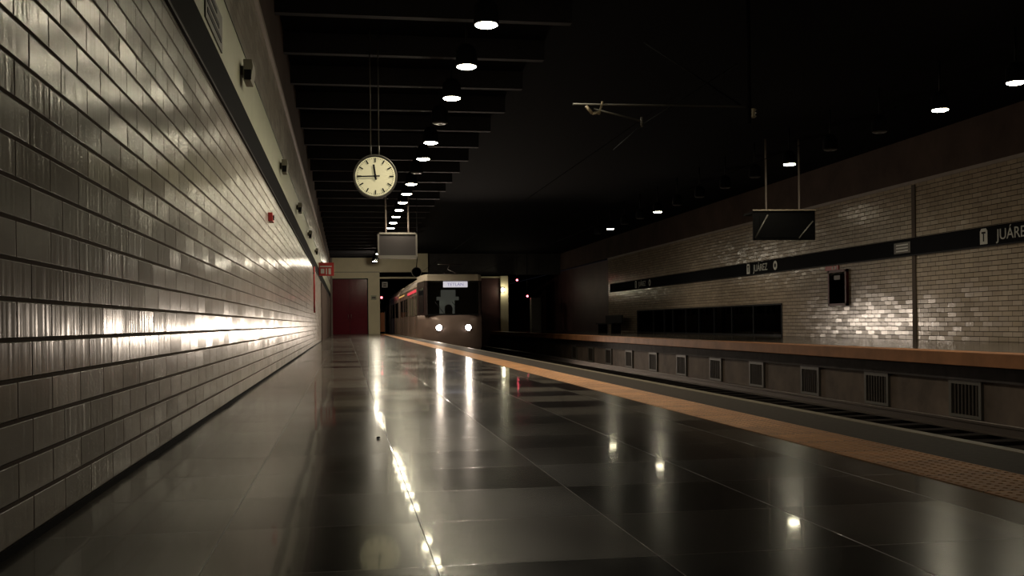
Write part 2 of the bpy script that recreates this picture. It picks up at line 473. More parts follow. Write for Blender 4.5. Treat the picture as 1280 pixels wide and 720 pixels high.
# end wall of the hall with the maroon door, portal beyond
DX0, DX1, DZ = -0.86, 1.44, 3.49
ew = MB()
ew.box(DX1, 2.16, YW, YW + 0.4, 0, CZ + 0.3); ew.box(WL, DX1, YW, YW + 0.4, DZ, CZ + 0.3)
ew.box(2.16, 5.2, YW, YW + 0.4, 3.88, CZ + 0.3)
struct(ew.build('wall_far', 'cream'), 'cream wall closing the end of the near platform', 'wall')
struct(box(5.2, WR, YW + 0.2, YW + 0.5, 3.70, CZ + 0.3).build('wall_far_upper', 'tunnel'))  # rest of the header, its fade into shade put into the dark colour
struct(box(WL - 0.0, 2.165, YW - 0.02, YW + 0.02, 3.87, 3.90).build('trim_%d' % n, 'grey')); n += 1
struct(box(2.16, 10.0, YW + 0.02, YW + 0.3, 3.47, 3.58).build('trim_%d' % n, 'cream'), 'pale lintel bar across the tunnel mouth', 'lintel'); n += 1
pj = MB(); pj.box(8.6, 9.85, YW, YW + 0.4, BED, 3.47)
struct(pj.build('wall_portal', 'maroon2'), 'dark reddish wall panel right of the arriving train', 'wall')
struct(box(9.80, 10.28, YW - 0.25, YW + 0.3, BED, 3.60).build('wall_portal_pier', 'cream'), 'lamp-lit pier at the right of the tunnel mouth', 'pier')
# dividing tunnel walls beyond
struct(box(2.16, 2.3, YW + 8, YE, 0, CZ).build('wall_tunnel', 'tunnel'))

# door
d = thing('door_1', 'tall maroon double door in the end wall', 'door', (0, YW, 0)); d['kind'] = 'structure'
fr = MB(); fr.box(DX0 - 0.02, DX0 + 0.04, -0.01, 0.12, 0, DZ); fr.box(DX1 - 0.06, DX1, -0.01, 0.12, 0, DZ); fr.box(DX0 - 0.02, DX1, -0.01, 0.12, DZ - 0.06, DZ)
fr.build('door_frame', 'black', d)
mid = (DX0 + DX1) / 2
for a, b_ in ((DX0 + 0.04, mid - 0.008), (mid + 0.008, DX1 - 0.06)):
    lf = MB(); lf.box(a, b_, 0.04, 0.09, 0.01, DZ - 0.06)
    lf.box(a + 0.1, b_ - 0.1, 0.028, 0.04, 0.2, 1.0, bev=0.006); lf.box(a + 0.1, b_ - 0.1, 0.028, 0.04, 1.2, DZ - 0.3, bev=0.006)
    leaf = lf.build('door_leaf', 'maroon', d)
    hx = mid - 0.09 if a < mid - 0.5 else mid + 0.09
    MB().tube((hx, -0.02, 0.95), (hx, -0.02, 1.25), 0.014).tube((hx, -0.02, 0.97), (hx, 0.04, 0.97), 0.01).tube((hx, -0.02, 1.23), (hx, 0.04, 1.23), 0.01).build('door_handle', 'steel', leaf)
struct(box(WL, WL + 0.03, 39.0, YW, 0, 2.2).build('trim_%d' % n, 'upper'), 'plain grey brown panel at the far end of the near wall', 'wall panel'); n += 1
struct(box(WL, WL + 0.12, YW - 0.3, YW, 0, CZ + 0.3).build('trim_%d' % n, 'ledge')); n += 1

# low window in the far wall
wd = thing('window_1', 'long low dark window in the tiled wall of the opposite platform', 'window', (WR, W0, OZ)); wd['kind'] = 'structure'
L_, H_ = W1 - W0, WZ - OZ
f_ = MB(); f_.box(-0.02, 0.1, 0, L_, 0, 0.05); f_.box(-0.02, 0.1, 0, L_, H_ - 0.05, H_); f_.box(-0.02, 0.1, 0, 0.06, 0, H_); f_.box(-0.02, 0.1, L_ - 0.06, L_, 0, H_)
f_.build('window_frame', 'black', wd)
xs = [0.0, 2.4, 4.4, 6.2, 7.9, 9.5, 11.2, 12.4, 14.0, L_]
for a, b_ in zip(xs, xs[1:]):
    box(0.05, 0.06, a + 0.03, b_ - 0.03, 0.05, H_ - 0.05).build('window_pane', 'glass', wd)
    if b_ < L_: box(0.0, 0.1, b_ - 0.03, b_ + 0.03, 0.05, H_ - 0.05).build('mullion', 'black', wd)
struct(box(WR + 1.2, WR + 1.4, W0 - 0.5, W1 + 0.5, OZ, WZ + 0.6).build('wall_window_recess', 'matblack'))
rc = MB(); rc.box(WR + 0.25, WR + 1.2, W0 - 0.5, W1 + 0.5, WZ + 0.1, WZ + 0.3); rc.box(WR + 0.25, WR + 1.2, W0 - 0.6, W0 - 0.5, OZ, WZ + 0.3); rc.box(WR + 0.25, WR + 1.2, W1 + 0.5, W1 + 0.6, OZ, WZ + 0.3)
struct(rc.build('wall_window_reveal', 'matblack'))
for i, (yy, ww, lb) in enumerate(((43.2, 1.3, 'wide pale board standing behind the far end of the low dark window'), (39.7, 0.8, 'grey upright board behind the middle of the low dark window'), (37.6, 0.35, 'narrow grey upright behind the middle of the low dark window'))):
    o = box(-0.04, 0.04, -ww / 2, ww / 2, 0, 1.03, bev=0.01).build('upright_board', 'grey', None, (WR + 0.45, yy, OZ))
    tag(o, lb, 'board', 'boards behind the low window')

# ================================================================ STATION NAME BANDS
bl = thing('name_band', 'black name band running along the near tiled wall', 'sign band', (WL, 0, 2.26))
MB().box(0, 0.015, YB, YW - 0.4, 0.0, 0.28, bev=0.004).build('band_panel', 'matblack', bl)
MB().box(0, 0.018, YB, YW - 0.4, -0.02, 0.0).build('lower_lip', 'black', bl)
gp = thing('green_panel_strip', 'pale green panel strip above the black band of the near wall', 'wall panel', (WL, 0, 2.545))
MB().box(0, 0.012, YB, YW - 0.4, 0.0, 0.49).build('panel_face', 'green', gp)
MB().box(0, 0.018, YB, YW - 0.4, 0.485, 0.50).build('panel_rail', 'dimsteel', gp)
np_ = thing('notice_plate', 'small dark notice on the pale green strip of the near wall', 'sign', (WL + 0.0125, 7.25, 2.58))
MB().box(0, 0.01, -0.45, 0.45, 0.0, 0.26).build('plate', 'grey', np_)
for r_ in range(3):
    MB().box(0.01, 0.014, -0.38, 0.36 - 0.12 * r_, 0.05 + 0.07 * r_, 0.085 + 0.07 * r_).build('text_line', 'black', np_)

names = ['nearest', 'second nearest', 'middle', 'fourth', 'fifth', 'farthest']
for (yy, zz), nm in zip(((9.2, 2.80), (14.59, 2.80), (19.5, 2.78), (25.2, 2.78), (31.0, 2.78), (37.5, 2.78)), names):
    c_ = thing('wall_box', 'small dark box lamp on the pale green wall strip, %s of six' % nm, 'wall box', (WL + 0.012, yy, zz), group='small boxes on the green wall strip')  # small wall boxes, none of them emitting
    MB().box(0, 0.05, -0.06, 0.06, -0.03, 0.05, bev=0.006).build('bracket', 'grey', c_)
    MB().prism([(0.03, -0.09), (0.09, -0.09), (0.11, 0.03), (0.10, 0.09), (0.03, 0.09)], -0.13, 0.13).build('housing', 'boxgrey', c_)
    MB().box(0.035, 0.095, -0.142, -0.13, -0.085, 0.0, bev=0.003).build('grille', 'black', c_)

# band on the far wall with lettering
RX = WR - 0.05
br = thing('name_band', 'black name band with JUÁREZ lettering on the far tiled wall', 'sign band', (RX, 0, 2.17))
MB().box(0, 0.05, YB, 52.5, 0.0, 0.41, bev=0.006).build('band_panel', 'matblack', br)
MB().box(-0.004, 0.05, YB, 52.5, -0.03, 0.0).build('lower_lip', 'black', br)
# text faces -X: local x -> -Y, local y -> +Z
def face_negx(x, y, z): return Matrix(((0, 0, -1, x), (-1, 0, 0, y), (0, 1, 0, z), (0, 0, 0, 1)))
def name_block(y0, arrow):
    # pictogram, word
    ps = [( -0.13, 0.0), (0.13, 0.0), (0.13, 0.30), (0.08, 0.36), (-0.08, 0.36), (-0.13, 0.30)]
    pg = MB().prism([(y0 - 0.0 - p[0], 0.03 + p[1] * 0.95) for p in ps], -0.008, 0.0, 'x').build('pictogram', 'white', br)
    MB().box(-0.012, -0.008, y0 - 0.07, y0 + 0.07, 0.26, 0.30).box(-0.012, -0.008, y0 - 0.02, y0 + 0.02, 0.09, 0.26).build('pictogram_mark', 'black', pg)
    text('station_name', 'JUÁREZ', 0.33, 'dimwhite', br, face_negx(-0.002, y0 - 0.45, 0.09), sx=1.05)
    if arrow:
        ya = y0 - 2.25
        m_ = MB().lathe([(0.15, 0.0), (0.15, -0.008)], (0, ya, 0.20), 20, 'x').build('direction_disc', 'white', br)
        MB().lathe([(0.07, 0.0), (0.07, -0.004)], (-0.008, ya, 0.20), 16, 'x').build('disc_centre', 'black', m_)
name_block(20.45, False)
name_block(33.7, True)
name_block(47.6, True)
a_ = MB().box(-0.008, 0, 23.4, 24.15, 0.06, 0.33).build('small_notice', 'grey', br)
for r_ in range(3): MB().box(-0.012, -0.008, 23.5, 24.05, 0.10 + 0.075 * r_, 0.135 + 0.075 * r_).build('notice_line', 'dimwhite', a_)

cd = thing('wall_stripe', 'dark vertical conduit running up the far tiled wall', 'stripe', (WR, 23.3, OZ))
MB().box(-0.03, 0, -0.08, 0.08, 0, 3.8, bev=0.01).build('wallstripe', 'wallstripe', cd)  # plain dark upright stripe, slightly raised from the tiles

# fire cabinet with red sign
fc = thing('fire_cabinet', 'dark framed fire extinguisher cabinet on the far tiled wall', 'fire cabinet', (WR, 27.2, 0.98))
k_ = MB(); k_.box(-0.08, 0, -0.55, -0.47, 0, 1.02); k_.box(-0.08, 0, 0.47, 0.55, 0, 1.02); k_.box(-0.08, 0, -0.55, 0.55, 0, 0.07); k_.box(-0.08, 0, -0.55, 0.55, 0.95, 1.02); k_.box(-0.004, 0, -0.5, 0.5, 0, 1)
k_.build('cabinet_frame', 'darkred', fc)
box(-0.075, -0.07, -0.47, 0.47, 0.07, 0.95).build('glass_door', 'glass', fc)
MB().lathe([(0.0, 0.1), (0.03, 0.1), (0.03, 0.55), (0.025, 0.62), (0.015, 0.66), (0.015, 0.74), (0.0, 0.74)], (-0.035, 0.0, 0), 16).build('extinguisher_body', 'darkred', fc)
MB().tube((-0.04, 0.0, 0.72), (-0.05, -0.12, 0.66), 0.012).tube((-0.05, -0.12, 0.66), (-0.05, -0.14, 0.3), 0.012).build('hose', 'black', fc)
box(-0.085, -0.075, -0.2, 0.15, 0.74, 0.86).build('notice', 'grey', fc)
rs = thing('red_sign', 'small red sign with pale marks above the fire cabinet', 'sign', (WR, 27.55, 2.005))
box(-0.03, 0, -0.35, 0.45, 0, 0.125, bev=0.004).build('sign_plate', 'red', rs)
for ya_ in (-0.22, -0.05): box(-0.034, -0.03, ya_, ya_ + 0.07, 0.02, 0.105).build('sign_mark', 'dimwhite', rs)

# red signs on the near wall
hs = thing('hydrant_sign', 'red projecting sign on the near wall at the end of the black band', 'sign', (WL, 35.5, 2.27))
box(0.016, 0.52, -0.015, 0.015, 0, 0.45, bev=0.004).build('sign_plate', 'red', hs)
q_ = MB(); q_.box(0.05, 0.45, -0.02, -0.015, 0.30, 0.34); q_.box(0.08, 0.2, -0.02, -0.015, 0.08, 0.24); q_.box(0.25, 0.29, -0.02, -0.015, 0.05, 0.25); q_.box(0.34, 0.42, -0.02, -0.015, 0.05, 0.25)
q_.build('sign_lettering', 'dimwhite', hs)
ph = thing('red_pipe', 'thin red vertical pipe on the near tiled wall below the red sign', 'pipe', (WL, 29.5, 0.95))
MB().tube((0.03, 0, 0), (0.03, 0, 1.3), 0.025).build('pipe', 'red', ph)
for z_ in (0.1, 1.1): box(0, 0.04, -0.04, 0.04, z_, z_ + 0.03).build('clip', 'dimsteel', ph)
al = thing('alarm_box', 'tiny red alarm box on the near tiled wall under the black band', 'alarm box', (WL, 12.5, 1.83))
box(0, 0.05, -0.13, 0.13, 0, 0.10, bev=0.006).build('alarm_case', 'red', al)
MB().lathe([(0.03, 0.0), (0.03, 0.012)], (0.05, 0, 0.05), 12, 'x').build('alarm_button', 'black', al)

# ================================================================ UNDER FAR PLATFORM GRILLES
gspots = [26.0, 23.25, 20.4, 17.65, 14.9, 28.8, 31.6, 34.4, 37.2, 40.0, 43.0]
gspots.sort()
gname = ['nearest', 'second nearest', 'third', 'fourth', 'fifth', 'sixth', 'seventh', 'eighth', 'ninth', 'tenth', 'farthest']
gmesh = []
gf = MB(); gf.box(-0.05, 0, -0.43, -0.36, -0.02, 0.58); gf.box(-0.05, 0, 0.36, 0.43, -0.02, 0.58); gf.box(-0.05, 0, -0.43, 0.43, 0.51, 0.58); gf.box(-0.05, 0, -0.43, 0.43, -0.02, 0.03)
g0 = thing('vent_grille', '', 'grille', (UW, gspots[0], BED + 0.04), group='vent grilles under the opposite platform')
gf.build('grille_frame', 'grey', g0)
box(-0.01, 0, -0.36, 0.36, 0.03, 0.51).build('grille_back', 'black', g0)
for i in range(7):
    MB().box(-0.035, -0.01, -0.31 + i * 0.095, -0.265 + i * 0.095, 0.03, 0.51).build('grille_bar', 'edge', g0)
for i, yy in enumerate(gspots):
    g_ = g0 if i == 0 else copy_tree(g0)
    g_.location = (UW, yy, BED + 0.04)
    g_['label'] = 'upright barred vent grille under the opposite platform, %s from the camera' % gname[i]
# shallow pilasters between grilles
for i, yy in enumerate([29.9, 32.9, 35.7]):
    pass

# ================================================================ TRACKS
for i, (x_, lb) in enumerate(((3.66, 'rail of the near track on the platform side'), (5.10, 'rail of the near track on the middle side'), (7.03, 'rail of the far track on the middle side'), (8.47, 'rail of the far track beside the opposite platform'))):
    o = MB().prism([(x_ - 0.07, BED + 0.051), (x_ + 0.07, BED + 0.051), (x_ + 0.07, BED + 0.06), (x_ + 0.012, BED + 0.075), (x_ + 0.012, BED + 0.15), (x_ + 0.035, BED + 0.165), (x_ + 0.035, BED + 0.195), (x_ - 0.035, BED + 0.195), (x_ - 0.035, BED + 0.165), (x_ - 0.012, BED + 0.15), (x_ - 0.012, BED + 0.075), (x_ - 0.07, BED + 0.06)], YB, YE).build('track_rail', 'rail')
    tag(o, 'long steel ' + lb, 'rail', 'track rails')
s0 = None
for i in range(60):
    yy = 7.5 + i * 0.72
    if s0 is None:
        s0 = MB().box(-1.2, 1.2, -0.11, 0.11, 0.0, 0.05, bev=0.01).build('sleeper', 'sleeper'); o = s0
    else:
        o = s0.copy(); col.objects.link(o)
    o.location = (7.75, yy, BED)
    tag(o, 'concrete sleeper under the far track', 'sleeper', 'sleepers of the far track')

# ================================================================ DOWNLIGHTS
LZ = 4.2
def lamp_proto(on):
    t_ = thing('ceiling_lamp', '', 'ceiling lamp', (0, 0, LZ))
    MB().lathe([(0.11, 0.0), (0.15, 0.01), (0.155, 0.03), (0.145, 0.22), (0.09, 0.30), (0.03, 0.32)], (0, 0, 0.0), 28).build('housing', 'matblack', t_)
    MB().tube((0, 0, 0.31), (0, 0, CZ - LZ + 0.3), 0.018).build('stem', 'black', t_)
    MB().lathe([(0.0, 0.0), (0.05, -0.022), (0.10, -0.018), (0.135, -0.004), (0.135, 0.004)][::-1], (0, 0, 0.0), 28).build('lens', 'lens' if on else 'lensoff', t_)
    return t_
protos = {True: lamp_proto(True), False: lamp_proto(False)}
used = {True: False, False: False}
def lamp(x, y, on, label, watt=LAMP_W):
    o = copy_tree(protos[on]) if used[on] else protos[on]
    used[on] = True
    o.location = (x, y, LZ)
    tag(o, label, 'ceiling lamp', 'round ceiling lamps')
    if on:
        ld = bpy.data.lights.new('downlight', 'POINT' if y > 58 else 'SPOT')
        ld.energy = watt * 4; ld.color = LAMP_COL; ld.shadow_soft_size = 0.09
        if y < 58: ld.spot_size = math.radians(142 if x < 5 else 158); ld.spot_blend = 0.5
        lo = bpy.data.objects.new('lamp_light', ld); col.objects.link(lo)
        lo.parent = o; lo.location = (0, 0, -0.06)
ordn = ['first', 'second', 'third', 'fourth', 'fifth', 'sixth', 'seventh', 'eighth', 'ninth', 'tenth', 'eleventh', 'twelfth', 'thirteenth', 'fourteenth', 'fifteenth', 'sixteenth', 'seventeenth', 'eighteenth', 'nineteenth', 'twentieth', 'twenty first', 'twenty second', 'twenty third', 'twenty fourth', 'twenty fifth']
for k in range(-2, 25):
    yy = 12.3 + 2.036 * k
    on = k not in (3, 6, 19, 21, 22, 24)
    if k < 0:
        lb = 'lit round ceiling lamp above the near platform, beside or behind the camera'
    else:
        lb = '%s round ceiling lamp above the near platform, %s from the camera' % ('lit' if on else 'unlit', ordn[k])
    lamp(1.72, yy, on, lb, LAMP_W * (1.9 if k >= 23 else 1.0))
for k in range(-4, 14):
    yy = 14.33 + 2.036 * k
    on = k in (-3, 0, 1, 4, 9, 12)
    if k < 0: lb = 'round ceiling lamp above the opposite platform, outside the right of the picture'
    else: lb = '%s round ceiling lamp above the opposite platform, %s from the camera' % ('lit' if on else 'unlit', ordn[k])
    lamp(10.2, yy, on, lb, LAMP_W * 0.75)

# ================================================================ CLOCK
ck = thing('station_clock', 'round lit station clock hanging from two rods, showing 11:44', 'clock', (0.468, 15.5, 2.815))
R = 0.315
MB().lathe([(R * 0.9, 0.20), (R + 0.005, 0.19), (R + 0.01, 0.0), (R - 0.012, -0.012), (R - 0.022, 0.0)], (0, 0, 0), 48, 'y').build('case', 'black', ck)
MB().lathe([(R - 0.018, -0.002), (R - 0.002, -0.016), (R + 0.014, -0.008), (R + 0.014, 0.012), (R - 0.018, 0.012)], (0, 0, 0), 48, 'y').build('bezel', 'dimsteel', ck)
dl = MB().lathe([(R - 0.016, -0.002), (R - 0.016, -0.006)], (0, 0, -0.010), 48, 'y').build('dial', 'clockface', ck)
hm = MB(); mm = MB()
for i in range(60):
    a = math.radians(i * 6)
    m4 = Matrix.Rotation(a, 4, 'Y')
    if i % 5 == 0: hm.box(-0.009, 0.009, -0.021, -0.0165, R * 0.66, R * 0.87, m4)
    else: mm.box(-0.003, 0.003, -0.020, -0.0165, R * 0.82, R * 0.87, m4)
hm.build('hour_marks', 'black', dl); mm.build('minute_marks', 'black', dl)
MB().box(-0.014, 0.014, -0.028, -0.023, -0.055, 0.175, Matrix.Rotation(math.radians(-8), 4, 'Y')).build('hour_hand', 'black', ck)
MB().box(-0.010, 0.010, -0.034, -0.029, -0.065, 0.275, Matrix.Rotation(math.radians(-92), 4, 'Y')).build('minute_hand', 'black', ck)
MB().lathe([(0.022, -0.022), (0.022, -0.038), (0.0, -0.038)], (0, 0, 0), 16, 'y').build('hub', 'black', ck)
for sx_ in (-0.06, 0.06):
    MB().tube((sx_, 0.09, R - 0.01), (sx_, 0.09, CZ - 2.815 + 0.3), 0.009).build('rod', 'dimsteel', ck)
    MB().tube((sx_, 0.09, R - 0.01), (sx_, 0.09, R + 0.16), 0.013).build('rod_sleeve', 'dimsteel', ck)

# ================================================================ HANGING DISPLAYS
hd = thing('hanging_display', 'grey framed display hung from two rods above the near platform', 'display', (1.68, 33.0, 2.70))
HW, HH, HD = 0.63, 0.83, 0.34
q_ = MB(); q_.box(-HW, -HW + 0.05, 0, HD, 0, HH); q_.box(HW - 0.05, HW, 0, HD, 0, HH); q_.box(-HW, HW, 0, HD, HH - 0.055, HH); q_.box(-HW, HW, 0, HD, 0, 0.04); q_.box(-HW, HW, HD - 0.02, HD, 0, HH)
q_.build('display_frame', 'grey', hd)
box(-HW + 0.05, HW - 0.05, 0.03, 0.05, 0.04, HH - 0.055).build('screen', 'screen', hd)
box(-HW + 0.02, HW - 0.02, -0.004, 0.0, -0.01, 0.10).build('lower_rail', 'grey', hd)
for sx_ in (-0.36, 0.36):
    MB().tube((sx_, 0.17, HH), (sx_, 0.17, CZ - 2.70 + 0.3), 0.028, 10).build('hanger_rod', 'ledge', hd)
ls = thing('round_loudspeaker', 'dark round loudspeaker hanging below the near display', 'loudspeaker', (2.30, 33.4, 2.28))
MB().lathe([(0.02, 0.14), (0.10, 0.12), (0.16, 0.0), (0.16, -0.02), (0.14, -0.03), (0.0, -0.01)], (0, 0, 0), 20, 'y').build('horn', 'black', ls)
MB().tube((0, 0.08, 0.08), (0.03, 0.02, 0.46), 0.015).tube((0.03, 0.02, 0.46), (0.03, -0.02, CZ + 0.3 - 2.28), 0.012).build('bracket', 'black', ls)
MB().lathe([(0.165, -0.03), (0.165, 0.0), (0.15, 0.0), (0.15, -0.03)], (0, 0, 0), 20, 'y').build('rim', 'grey', ls)

od = thing('hanging_display', 'dark double display hung above the opposite platform', 'display', (10.65, 23.8, 2.56), rz=math.radians(-4))
q_ = MB(); q_.box(-0.78, 0.78, 0.0, 0.05, 0.0, 0.70); q_.box(-0.78, 0.78, 0.0, 0.75, 0.66, 0.72)
q_.build('display_case', 'voidblack', od)
box(-0.80, 0.80, -0.03, 0.0, 0.72, 0.745).build('top_rail', 'nosing', od)
box(-0.62, 0.62, -0.012, 0.0, 0.06, 0.60).build('screen', 'voidblack', od)
for a, b_ in (((-0.74, 0.05), (-0.42, 0.62)), ((0.36, 0.04), (0.72, 0.46))):
    MB().tube((a[0], -0.02, a[1]), (b_[0], -0.02, b_[1]), 0.018, 6).build('diagonal_strip', 'dimsteel', od)  # paler diagonal strips across the display face
for sx_ in (-0.42, 0.42):
    MB().tube((sx_, 0.1, 0.70), (sx_, 0.1, CZ - 2.56 + 0.3), 0.024, 10).build('hanger_rod', 'ledge', od)

# ================================================================ CATENARY ARMS
def catenary(y0, x_off, z_off, label):
    c_ = thing('catenary_arm', label, 'overhead line arm', (x_off, y0, z_off))
    MB().tube((0, 0, 0), (2.25, 0, 0.02), 0.012, 8).build('stay_tube', 'dimsteel', c_)
    MB().tube((0.26, 0, -0.05), (0.86, 0, -0.19), 0.011, 8).build('registration_arm', 'dimsteel', c_)
    b2 = MB().tube((0.16, 0, -0.02), (0.24, 0, -0.11), 0.02, 8).tube((0.24, 0, -0.11), (0.34, 0, -0.09), 0.018, 8).tube((0.32, 0, -0.12), (0.37, 0, 0.04), 0.014, 8)
    b2.build('clamp', 'insul', c_)
    MB().tube((0.86, 0, -0.14), (0.86, 0, -0.26), 0.018, 8).build('dropper', 'dimsteel', c_)
    MB().tube((0.50, 0, -0.55), (0.86, 0, -0.24), 0.008, 6).tube((0.86, 0, -0.24), (2.1, 0, 0.55), 0.008, 6).build('contact_wire_stay', 'black', c_)
    MB().tube((0.90, 0, 0.78), (2.15, 0, 0.03), 0.011, 8).build('diagonal_tube', 'black', c_)
    MB().lathe([(0.02, 0), (0.045, 0.02), (0.02, 0.04), (0.045, 0.06), (0.02, 0.08), (0.045, 0.10), (0.02, 0.12)], (2.30, 0, -0.12), 12).build('insulator', 'insul', c_)
    MB().tube((2.25, 0, -0.2), (2.25, 0, CZ + 0.28 - z_off), 0.03, 8).build('hanger_post', 'matblack', c_)
catenary(12.2, 2.76, 3.25, 'thin overhead line arm with pale clamp high above the near track')
for x_, lb in ((4.38, 'overhead contact wire above the near track'), (7.75, 'overhead contact wire above the far track')):
    tag(MB().tube((x_, 13, 3.60), (x_, YE, 3.60), 0.006, 6).build('contact_wire', 'matblack'), 'thin dark ' + lb, 'wire', 'contact wires')

# ================================================================ END-WALL DETAILS
pl = thing('wall_plaque', 'small greenish plaque on the cream wall beside the maroon door', 'plaque', (1.78, YW, 2.14))
box(-0.17, 0.17, -0.02, 0, 0, 0.28, bev=0.004).build('plaque_plate', 'green', pl)
box(-0.12, 0.12, -0.024, -0.02, 0.08, 0.2).build('plaque_mark', 'grey', pl)
hgs = thing('hanging_sign', 'small pale square sign under the lintel of the tunnel mouth', 'sign', (2.52, YW + 1.0, 2.95))
box(-0.18, 0.18, 0, 0.05, 0, 0.36, bev=0.005).build('sign_plate', 'dimwhite', hgs)
q_ = MB(); q_.box(-0.1, 0.1, -0.006, 0, 0.07, 0.13); q_.box(-0.1, 0.1, -0.006, 0, 0.2, 0.26); q_.build('sign_mark', 'black', hgs)
MB().tube((0, 0.02, 0.36), (0, 0.02, CZ - 2.95 + 0.3), 0.012, 6).build('sign_rod', 'black', hgs)
gt = thing('orange_barrier', 'narrow orange barrier at the far end of the near platform', 'barrier', (2.42, YW + 1.5, 0))
box(-0.26, 0.12, 0, 0.05, 0.12, 1.36, bev=0.01).build('barrier_panel', 'orange', gt)
for sx_ in (-0.24, 0.10): box(sx_ - 0.02, sx_ + 0.02, -0.02, 0.07, 0, 1.42).build('barrier_post', 'grey', gt)
def signal(x, y, z, label):
    s_ = thing('signal_lamp', label, 'signal', (x, y, z), group='red signals round the tunnel mouth')
    box(-0.11, 0.11, 0.0, 0.16, -0.16, 0.16, bev=0.01).build('signal_case', 'black', s_)
    MB().lathe([(0.065, 0.0), (0.06, -0.02), (0.0, -0.03)], (0, 0, 0), 16, 'y').build('red_lens', 'redlamp', s_)
    return s_
s_ = signal(2.29, YW + 0.6, 2.30, 'small red signal light left of the train under the lintel')
MB().tube((0, 0.1, 0.15), (0, 0.1, CZ + 0.3 - 2.30), 0.015, 6).build('signal_rod', 'black', s_)
s_ = signal(10.84, YW - 0.4, 3.33, 'upper red signal light right of the lit pier')
MB().tube((0, 0.1, 0.15), (0, 0.1, CZ + 0.3 - 3.33), 0.015, 6).build('signal_rod', 'black', s_)
s_ = signal(11.5, YW - 0.4, 2.30, 'lower red signal light right of the lit pier')
MB().tube((0, 0.1, 0.15), (0, 0.1, CZ + 0.3 - 2.30), 0.015, 6).build('signal_rod', 'black', s_)
bk = thing('bulkhead_lamp', 'bright bulkhead lamp on the pier right of the train', 'lamp', (9.93, YW - 0.27, 2.72))
box(-0.13, 0.13, -0.02, 0.02, -0.16, 0.16, bev=0.01).build('lamp_base', 'grey', bk)
MB().lathe([(0.11, 0.0), (0.10, -0.06), (0.05, -0.10), (0.0, -0.11)], (0, -0.02, 0), 18, 'y').build('lamp_glass', plain('lit bulkhead glass', (0.8, 0.8, 0.8), 0.4, emit=(1.0, 0.97, 0.75), es=25), bk)
ld = bpy.data.lights.new('bulkhead', 'POINT'); ld.energy = 10; ld.color = (1.0, 0.9, 0.6); ld.shadow_soft_size = 0.08
lo = bpy.data.objects.new('lamp_light', ld); col.objects.link(lo); lo.parent = bk; lo.location = (0, -0.25, -0.05)
cabn = thing('equipment_cabinet', 'dim grey upright cabinet in the dark right of the red signals', 'cabinet', (11.95, YW - 1.0, OZ))
box(-0.32, 0.32, 0, 0.5, 0, 2.1, bev=0.02).build('cabinet_body', 'grey', cabn)
box(-0.28, 0.28, -0.02, 0, 0.08, 2.0, bev=0.008).build('cabinet_door', 'grey', cabn)
bn = thing('platform_bench', 'dark bench on the opposite platform beyond the low window', 'bench', (WR - 0.75, 50.2, OZ))
box(-0.25, 0.3, -1.6, 1.6, 0.40, 0.46, bev=0.01).build('seat', 'black', bn)
box(0.26, 0.32, -1.6, 1.6, 0.46, 0.85, bev=0.01).build('backrest', 'black', bn)
for yy in (-1.3, 1.3):
    MB().box(-0.2, 0.28, yy - 0.03, yy + 0.03, 0, 0.40).build('leg', 'black', bn)

# ================================================================ TRAIN
TX = 4.38; HWD = 1.32
tr = thing('train', 'arriving metro train with two lit headlights beside the near platform', 'train', (TX, 42.0, 0))
Y0 = 2.2     # start of the straight body (local)
ZS, ZT = -0.72, 2.58
def prof(w_, zt, zb):
    return [(-w_, zb), (-w_, zt - 0.32), (-w_ + 0.07, zt - 0.12), (-w_ + 0.28, zt), (w_ - 0.28, zt), (w_ - 0.07, zt - 0.12), (w_, zt - 0.32), (w_, zb)]
cars = [(Y0, 15.5), (16.1, 28.5), (29.1, 42.5), (43.1, 58.0)]
for ci, (a, b_) in enumerate(cars):
    body = MB().prism(prof(HWD, ZT, ZS), a, b_).build('car_body', 'ribbed', tr)
    box(-HWD + 0.25, HWD - 0.25, a + 0.2, b_ - 0.2, ZT, ZT + 0.07).build('roof_deck', 'roofpaint', tr)
    # doors and windows on both sides
    nd = 3
    for sgn in (-1, 1):
        xa = sgn * HWD
        box(min(xa, xa + sgn * 0.015), max(xa, xa + sgn * 0.015), a + 0.1, b_ - 0.1, 2.20, 2.30).build('cornice', 'roofpaint', tr)
        for j in range(nd):
            yc = a + (b_ - a) * (j + 0.5) / nd
            dr = MB().box(min(xa, xa + sgn * 0.02), max(xa, xa + sgn * 0.02), yc - 0.65, yc + 0.65, 0.02, 2.05, bev=0.004).build('passenger_door', 'train', tr)
            for o_ in (-0.33, 0.33):
                box(min(xa + sgn * 0.02, xa + sgn * 0.028), max(xa + sgn * 0.02, xa + sgn * 0.028), yc + o_ - 0.22, yc + o_ + 0.22, 0.95, 1.85).build('door_window', 'window', dr)
            for o_ in (-1.45, 1.45):
                if a + 0.7 < yc + o_ < b_ - 0.7:
                    box(min(xa, xa + sgn * 0.012), max(xa, xa + sgn * 0.012), yc + o_ - 0.5, yc + o_ + 0.5, 0.98, 1.85, bev=0.004).build('side_window', 'window', tr)
    if ci + 1 < len(cars):
        box(-HWD + 0.18, HWD - 0.18, b_, b_ + 0.6, ZS + 0.1, ZT - 0.12).build('gangway_bellows', 'matblack', tr)
box(-HWD - 0.03, -HWD - 0.002, Y0 + 0.5, Y0 + 6.5, 1.98, 2.10).build('side_glow_strip', 'redstrip', tr)  # emissive red strip along the body side
box(-HWD - 0.03, -HWD - 0.002, Y0 + 9.5, Y0 + 14.5, 2.06, 2.13).build('side_glow_strip', 'amber', tr)  # emissive amber strip along the body side
